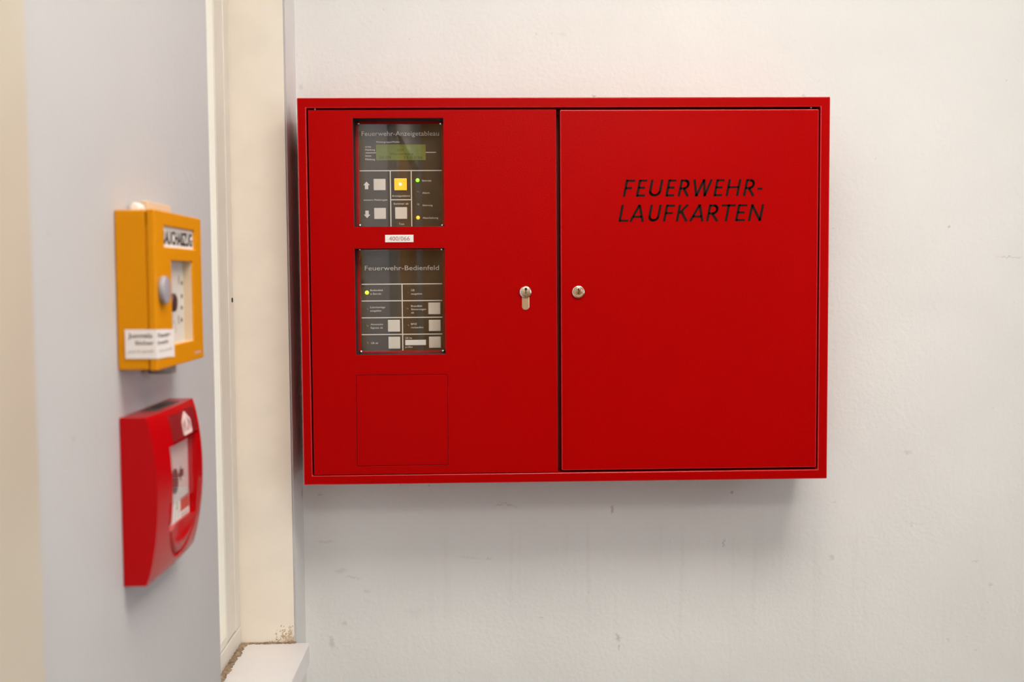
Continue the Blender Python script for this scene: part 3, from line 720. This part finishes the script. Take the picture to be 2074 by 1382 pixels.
bm = bmesh.new(); box(bm, .0150, XR, OW[0] - .002, OW[1] + .002, OW[2] - .004, OW[3] + .002); ff = obj('front_plate', bm, M['callface'], cp); ff['label'] = 'white plate with dark pictograms'
ins = lambda a, b: P(325 + a / 5.31, 820 + b / 5.31, 0, XR)
c0 = ins(155, 825); bm = bmesh.new()
n = 32; poly(bm, [(.0102 * math.cos(2 * math.pi * k / n), .0105 * math.sin(2 * math.pi * k / n)) for k in range(n)], (XR, c0.y, c0.z), (0, 1, 0), (0, 0, 1), (1, 0, 0), .0002); obj('disc_symbol', bm, M['maroon'], ff)
for s in (1, -1):
    cy = c0.y + s * .0185; bm = bmesh.new()
    poly(bm, [(-s * .008, 0), (s * .0005, .0068), (s * .0005, .0030), (s * .008, .0030), (s * .008, -.0030), (s * .0005, -.0030), (s * .0005, -.0068)], (XR, cy, c0.z + .0035), (0, 1, 0), (0, 0, 1), (1, 0, 0), .0002); obj('arrow_symbol', bm, M['maroon'], ff)
a, b = ins(215, 1110), ins(300, 985); bm = bmesh.new(); zm = (a.z + b.z) / 2; a.z = zm - .0056; b.z = zm + .0056; box(bm, XR, XR + .0002, a.y, b.y, a.z, b.z); obj('red_square', bm, M['brick'], ff)
for k in range(3):
    bm = bmesh.new(); box(bm, XR, XR + .0002, a.y + .001, b.y - .002, a.z - .0028 - k * .0019, a.z - .0019 - k * .0019); obj('text_line', bm, M['inkpale'], ff)
hp = ins(175, 1140); bm = bmesh.new()
outl = [(-.004, -.011), (.004, -.011), (.005, -.002), (.003, .002), (.0028, .006), (.0012, .006), (.001, .001), (-.001, .003), (-.003, .002), (-.005, -.003), (-.004, -.011)]
for i in range(len(outl) - 1): stroke(bm, outl[i], outl[i + 1], .0007, (XR, hp.y, hp.z), (0, 1, 0), (0, 0, 1), (1, 0, 0), .0002, .0002)
obj('hand_symbol', bm, M['inkpale'], ff)
bm = bmesh.new(); box(bm, .0232, .0242, OW[0] + .0002, OW[1] - .0002, .1080, OW[3] - .0002); obj('glass_pane', bm, M['callglass'], cp)
# red foil label with burning house over the window, following the bulge
def patch(name, y0, y1, z0, z1, lift, mt, parent, shape=None, ny=8, nz=8):
    bm = bmesh.new(); vv = {}
    for i in range(ny + 1):
        for j in range(nz + 1):
            y, z = y0 + (y1 - y0) * i / ny, z0 + (z1 - z0) * j / nz
            vv[i, j] = bm.verts.new((front(y, z) + lift, y, z))
    for i in range(ny):
        for j in range(nz): bm.faces.new([vv[i, j], vv[i + 1, j], vv[i + 1, j + 1], vv[i, j + 1]])
    bmesh.ops.solidify(bm, geom=bm.faces[:], thickness=-.0003)
    return obj(name, bm, mt, parent, smooth=True)
fl = patch('label_foil', -.8110, -.7310, .1600, .1808, .0002, M['foil'], cp); fl['label'] = 'red foil label with white burning house'
def strip(pts, wd, name, mt, parent, lift=.0006):
    bm = bmesh.new()
    for i in range(len(pts) - 1):
        p, q_ = Vector(pts[i]), Vector(pts[i + 1]); d = (q_ - p).normalized(); s = Vector((-d.y, d.x)) * wd / 2
        c = [p - s - d * wd * .2, q_ - s + d * wd * .2, q_ + s + d * wd * .2, p + s - d * wd * .2]
        top = [bm.verts.new((front(a.x, a.y) + lift + .0003, a.x, a.y)) for a in c]; bot = [bm.verts.new((front(a.x, a.y) + lift - .0003, a.x, a.y)) for a in c]
        bm.faces.new(top); bm.faces.new(bot[::-1])
        for k in range(4): bm.faces.new([bot[k], bot[(k + 1) % 4], top[(k + 1) % 4], top[k]])
    return obj(name, bm, mt, parent)
hy = -.766
strip([(hy - .012, .1625), (hy - .012, .1715), (hy, .1785), (hy + .012, .1715), (hy + .012, .1625), (hy - .012, .1625)], .0026, 'house_symbol', M['symbol'], fl)
strip([(hy - .005, .164), (hy - .002, .169), (hy + .001, .1745), (hy + .003, .170), (hy + .006, .164)], .0030, 'flame_symbol', M['symbol'], fl)
patch('label_edge', -.8120, -.7300, .1585, .1602, .0007, M['callred'], cp, nz=2)
# dark cable entry on top
bm = bmesh.new(); box(bm, .0035, .0160, -.8150, -.7470, RZ1 - .006, RZ1 + .0004); soften(bm, .0003); obj('cable_entry', bm, M['vent'], cp)
bm = bmesh.new(); box(bm, .0060, .0125, -.7950, -.7700, RZ1, RZ1 + .0008); obj('cable_slot', bm, M['black'], cp)
# closed top and bottom walls are part of the shell; a back plate holds it on the wall
bm = bmesh.new(); box(bm, .0002, .0035, RY0 + .0012, RY1 - .0012, RZ0 + .0012, RZ1 - .0012); obj('back_plate', bm, M['black'], cp)

for o in bpy.data.objects:
    if '_o' in o: del o['_o']
